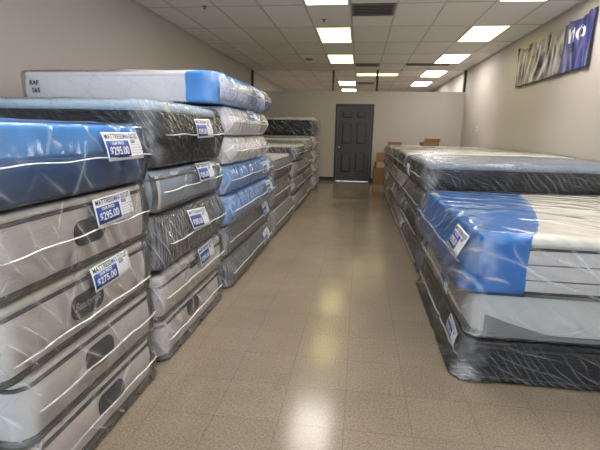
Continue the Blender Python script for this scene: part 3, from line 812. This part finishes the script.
def ceiling_vent(ix, j, w, l, label, slats=7):
    x0, y0 = XG + .61 * ix + .015, YG + 1.22 * j + .015
    x1, y1 = XG + .61 * (ix + w) - .015, YG + 1.22 * (j + l) - .015
    r = empty('ceiling_vent', ((x0 + x1) / 2, (y0 + y1) / 2, CEIL - .014), label, 'vent', 'ceiling air vents')
    a, b = (x1 - x0) / 2, (y1 - y0) / 2; f = .03
    MB().box(-a, a, -b, -b + f, 0, .013).box(-a, a, b - f, b, 0, .013).box(-a, -a + f, -b + f, b - f, 0, .013).box(a - f, a, -b + f, b - f, 0, .013).build('vent_frame', M['vent'], r)
    MB().box(-a + f, a - f, -b + f, b - f, .010, .013).build('vent_backing', M['ventdark'], r)
    mb = MB(); n = slats
    for i in range(n):
        y = -b + f + (2 * b - 2 * f) * (i + .5) / n; mb.box(-a + f, a - f, y - .008, y + .008, .002, .006)
    mb.build('vent_slats', M['vent'], r)
ceiling_vent(0, -.03, 1, .5, 'dark square ceiling vent near the top of the picture')
ceiling_vent(0, 3.98, 1, .4, 'dark ceiling vent in front of the partition above the door')
ceiling_vent(2, 3.98, 1.7, .28, 'long narrow ceiling vent in front of the partition at right', 4)
ceiling_vent(0, 7.2, 1, .4, 'dark ceiling vent beyond the partition')
for (x, y), lb in [((-.62, 6.9), 'small sprinkler head in the ceiling near the first yellow light'), ((-2.2, 6.12), 'small dark sprinkler head in the ceiling above the left stacks'),
                   ((1.0, 12.0), 'small sprinkler head in the ceiling at the partition')]:
    o = MB().lathe((0, 0, 0), (0, 0, -1), [(0, .035), (.006, .035), (.008, .012), (.03, .010), (.032, .022), (.036, .022)], 14).build('sprinkler_head', M['vent'], None)
    o.location = (x, y, CEIL); tag(o, lb, 'sprinkler', 'sprinkler heads')
sd = empty('smoke_detector', (-1.25, 10.4, CEIL), 'dark round fitting in the ceiling left of the farther yellow light', 'smoke detector')
MB().lathe((0, 0, 0), (0, 0, -1), [(0, .10), (.01, .10), (.022, .085), (.03, .05)], 24).build('detector_body', M['vent'], sd)
MB().lathe((0, 0, -.03), (0, 0, -1), [(0, .02), (.006, .018)], 12).build('detector_nose', M['ventdark'], sd)

# ================================================================== the room
def sbox(name, x0, x1, y0, y1, z0, z1, mat, **k):
    return struct(MB().box(x0, x1, y0, y1, z0, z1).build(name, mat, None, **k))
sbox('floor', XL - .1, XR + .1, YF - .1, YFAR + .1, -.1, 0, M['floor'])
sbox('ceiling', XL - .1, XR + .1, YF - .1, YFAR + .1, CEIL, CEIL + .1, M['ceiling'])
sbox('wall_left', XL - .12, XL, YF, YB + .12, 0, CEIL, M['wall'])
sbox('wall_right', XR, XR + .12, YF, YB + .12, 0, CEIL, M['wall'])
sbox('wall_rear_left', XL - .12, XL, YB + .12, YFAR, 0, CEIL, M['wall_rear'])
sbox('wall_rear_right', XR, XR + .12, YB + .12, YFAR, 0, CEIL, M['wall_rear'])
sbox('wall_far', XL - .1, XR + .1, YFAR, YFAR + .12, 0, CEIL, M['wall_rear'])
DX0, DX1, DZ = -.69, .35, 2.10
PT = 2.43
mb = MB().box(XL, DX0 + .02, YB, YB + .12, 0, PT).box(DX1 - .02, XR, YB, YB + .12, 0, PT).box(DX0 + .02, DX1 - .02, YB, YB + .12, DZ - .02, PT)
struct(mb.build('wall_back', M['wall'], None))
# posts carrying on from the partition to the ceiling
for i, x in enumerate((XL + .03, -.785, .385, XR - .03)):
    sbox('trim_%d' % (i + 2), x - .028, x + .028, YB + .01, YB + .09, PT, CEIL - .01, M['post'])
# ceiling grid
mb = MB()
k = math.ceil((XL - XG) / .61)
while XG + .61 * k < XR: x = XG + .61 * k; mb.box(x - .012, x + .012, YF, YFAR, CEIL - .004, CEIL + .002); k += 1
k = math.ceil((YF - YG) / 1.22)
while YG + 1.22 * k < YFAR: y = YG + 1.22 * k; mb.box(XL, XR, y - .012, y + .012, CEIL - .005, CEIL + .002); k += 1
struct(mb.build('trim_1', M['tbar'], None))
struct(MB().box(XL, XL + .022, YF, YFAR, CEIL - .022, CEIL - .002).box(XR - .022, XR, YF, YFAR, CEIL - .022, CEIL - .002).build('trim_6', M['tbar'], None))
sbox('baseboard_back', XL, DX0, YB - .012, YB, 0, .105, M['base'])
sbox('baseboard_back_right', DX1, XR, YB - .012, YB, 0, .105, M['base'])
sbox('baseboard_left', XL, XL + .01, YF, YB - .012, 0, .105, M['base'])
sbox('baseboard_right', XR - .01, XR, YF, YB - .012, 0, .105, M['base'])
# door
dr = bpy.data.objects.new('door_1', None); COL.objects.link(dr); dr.location = ((DX0 + DX1) / 2, YB, 0); struct(dr, 'dark grey six-panel door in a dark frame')
hw = (DX1 - DX0) / 2
MB().box(-hw, -hw + .06, -.015, .11, 0, DZ).box(hw - .06, hw, -.015, .11, 0, DZ).box(-hw + .06, hw - .06, -.015, .11, DZ - .06, DZ).build('door_frame', M['doorframe'], dr, bevel=.004)
sw = hw - .065; st = DZ - .065
# slab: stiles and rails in front of sunk panels
mb = MB().box(-sw, sw, .045, .07, .012, st)
px = [(-sw + .115, -.055), (.055, sw - .115)]
rows = [(.24, .80), (1.02, 1.60), (1.72, st - .12)]
for x0, x1 in [(-sw, -sw + .115), (-.055, .055), (sw - .115, sw)]: mb.box(x0, x1, .03, .0451, .012, st)
for z0, z1 in [(.012, .24), (.80, 1.02), (1.60, 1.72), (st - .12, st)]:
    for x0, x1 in px: mb.box(x0, x1, .0301, .0452, z0, z1)
mb.build('door_slab', M['door'], dr)
for x0, x1 in px:
    for z0, z1 in rows:
        m2 = MB(); i_ = .03
        v = [(x0 + .012, .045, z0 + .012), (x1 - .012, .045, z0 + .012), (x1 - .012, .045, z1 - .012), (x0 + .012, .045, z1 - .012),
             (x0 + i_ + .02, .034, z0 + i_ + .02), (x1 - i_ - .02, .034, z0 + i_ + .02), (x1 - i_ - .02, .034, z1 - i_ - .02), (x0 + i_ + .02, .034, z1 - i_ - .02)]
        m2.v = v; m2.f = [(0, 1, 5, 4), (1, 2, 6, 5), (2, 3, 7, 6), (3, 0, 4, 7), (4, 5, 6, 7)]
        m2.build('raised_panel', M['door'], dr)
kx = -sw + .06
kn = MB().lathe((kx, .03, .93), (0, -1, 0), [(0, .033), (.006, .033), (.008, .012), (.03, .011), (.036, .024), (.05, .030), (.062, .024), (.066, .008)], 20).build('door_knob', M['chrome'], dr, smooth=True)
MB().box(-sw, sw, -.02, .10, 0, .011).build('threshold', M['chrome'], dr)

# storefront behind the camera: low sill, glazed bays between aluminium mullions
mb = MB().box(XL, XR, YF, YF + .12, 0, .45).box(XL, XR, YF, YF + .12, 2.6, CEIL)
struct(mb.build('wall_front', M['wall'], None))
nb = 4; wb_ = (XR - XL) / nb
for i in range(nb):
    x0, x1 = XL + wb_ * i, XL + wb_ * (i + 1)
    w = bpy.data.objects.new('window_%d' % (i + 1), None); COL.objects.link(w); w.location = (x0, YF, .45); struct(w)
    f = .04; W = x1 - x0; Hh = 2.15
    MB().box(0, W, .03, .09, 0, f).box(0, W, .03, .09, Hh - f, Hh).box(0, f, .03, .09, f, Hh - f).box(W - f, W, .03, .09, f, Hh - f).build('window_frame', M['alu'], w)

# ================================================================== daylight, camera, output
wd = bpy.data.worlds.new('world'); scene.world = wd; wd.use_nodes = True
bg = wd.node_tree.nodes['Background']; bg.inputs[0].default_value = (.72, .86, 1.0, 1); bg.inputs[1].default_value = 1.6

cam = bpy.data.objects.new('camera', bpy.data.cameras.new('camera')); COL.objects.link(cam)
cam.data.sensor_width = 36; cam.data.lens = 25.628; cam.data.clip_start = .02
rx = Vector((0.99047534, 0.13625343, 0.01983931)); ry = Vector((-0.04803591, 0.20690701, 0.97718066)); rz = Vector((0.12903932, -0.96882635, 0.21148135))
cam.matrix_world = Matrix(((rx.x, ry.x, rz.x, 0), (rx.y, ry.y, rz.y, 0), (rx.z, ry.z, rz.z, 1.3113), (0, 0, 0, 1)))
scene.camera = cam
scene.view_settings.view_transform = 'Standard'; scene.view_settings.look = 'None'; scene.view_settings.gamma = 1
scene.view_settings.use_curve_mapping = False; scene.view_settings.exposure = 1.4
scene.cycles.use_denoising = True
scene.cycles.transparent_max_bounces = 24
scene.cycles.max_bounces = 8; scene.cycles.sample_clamp_indirect = 6
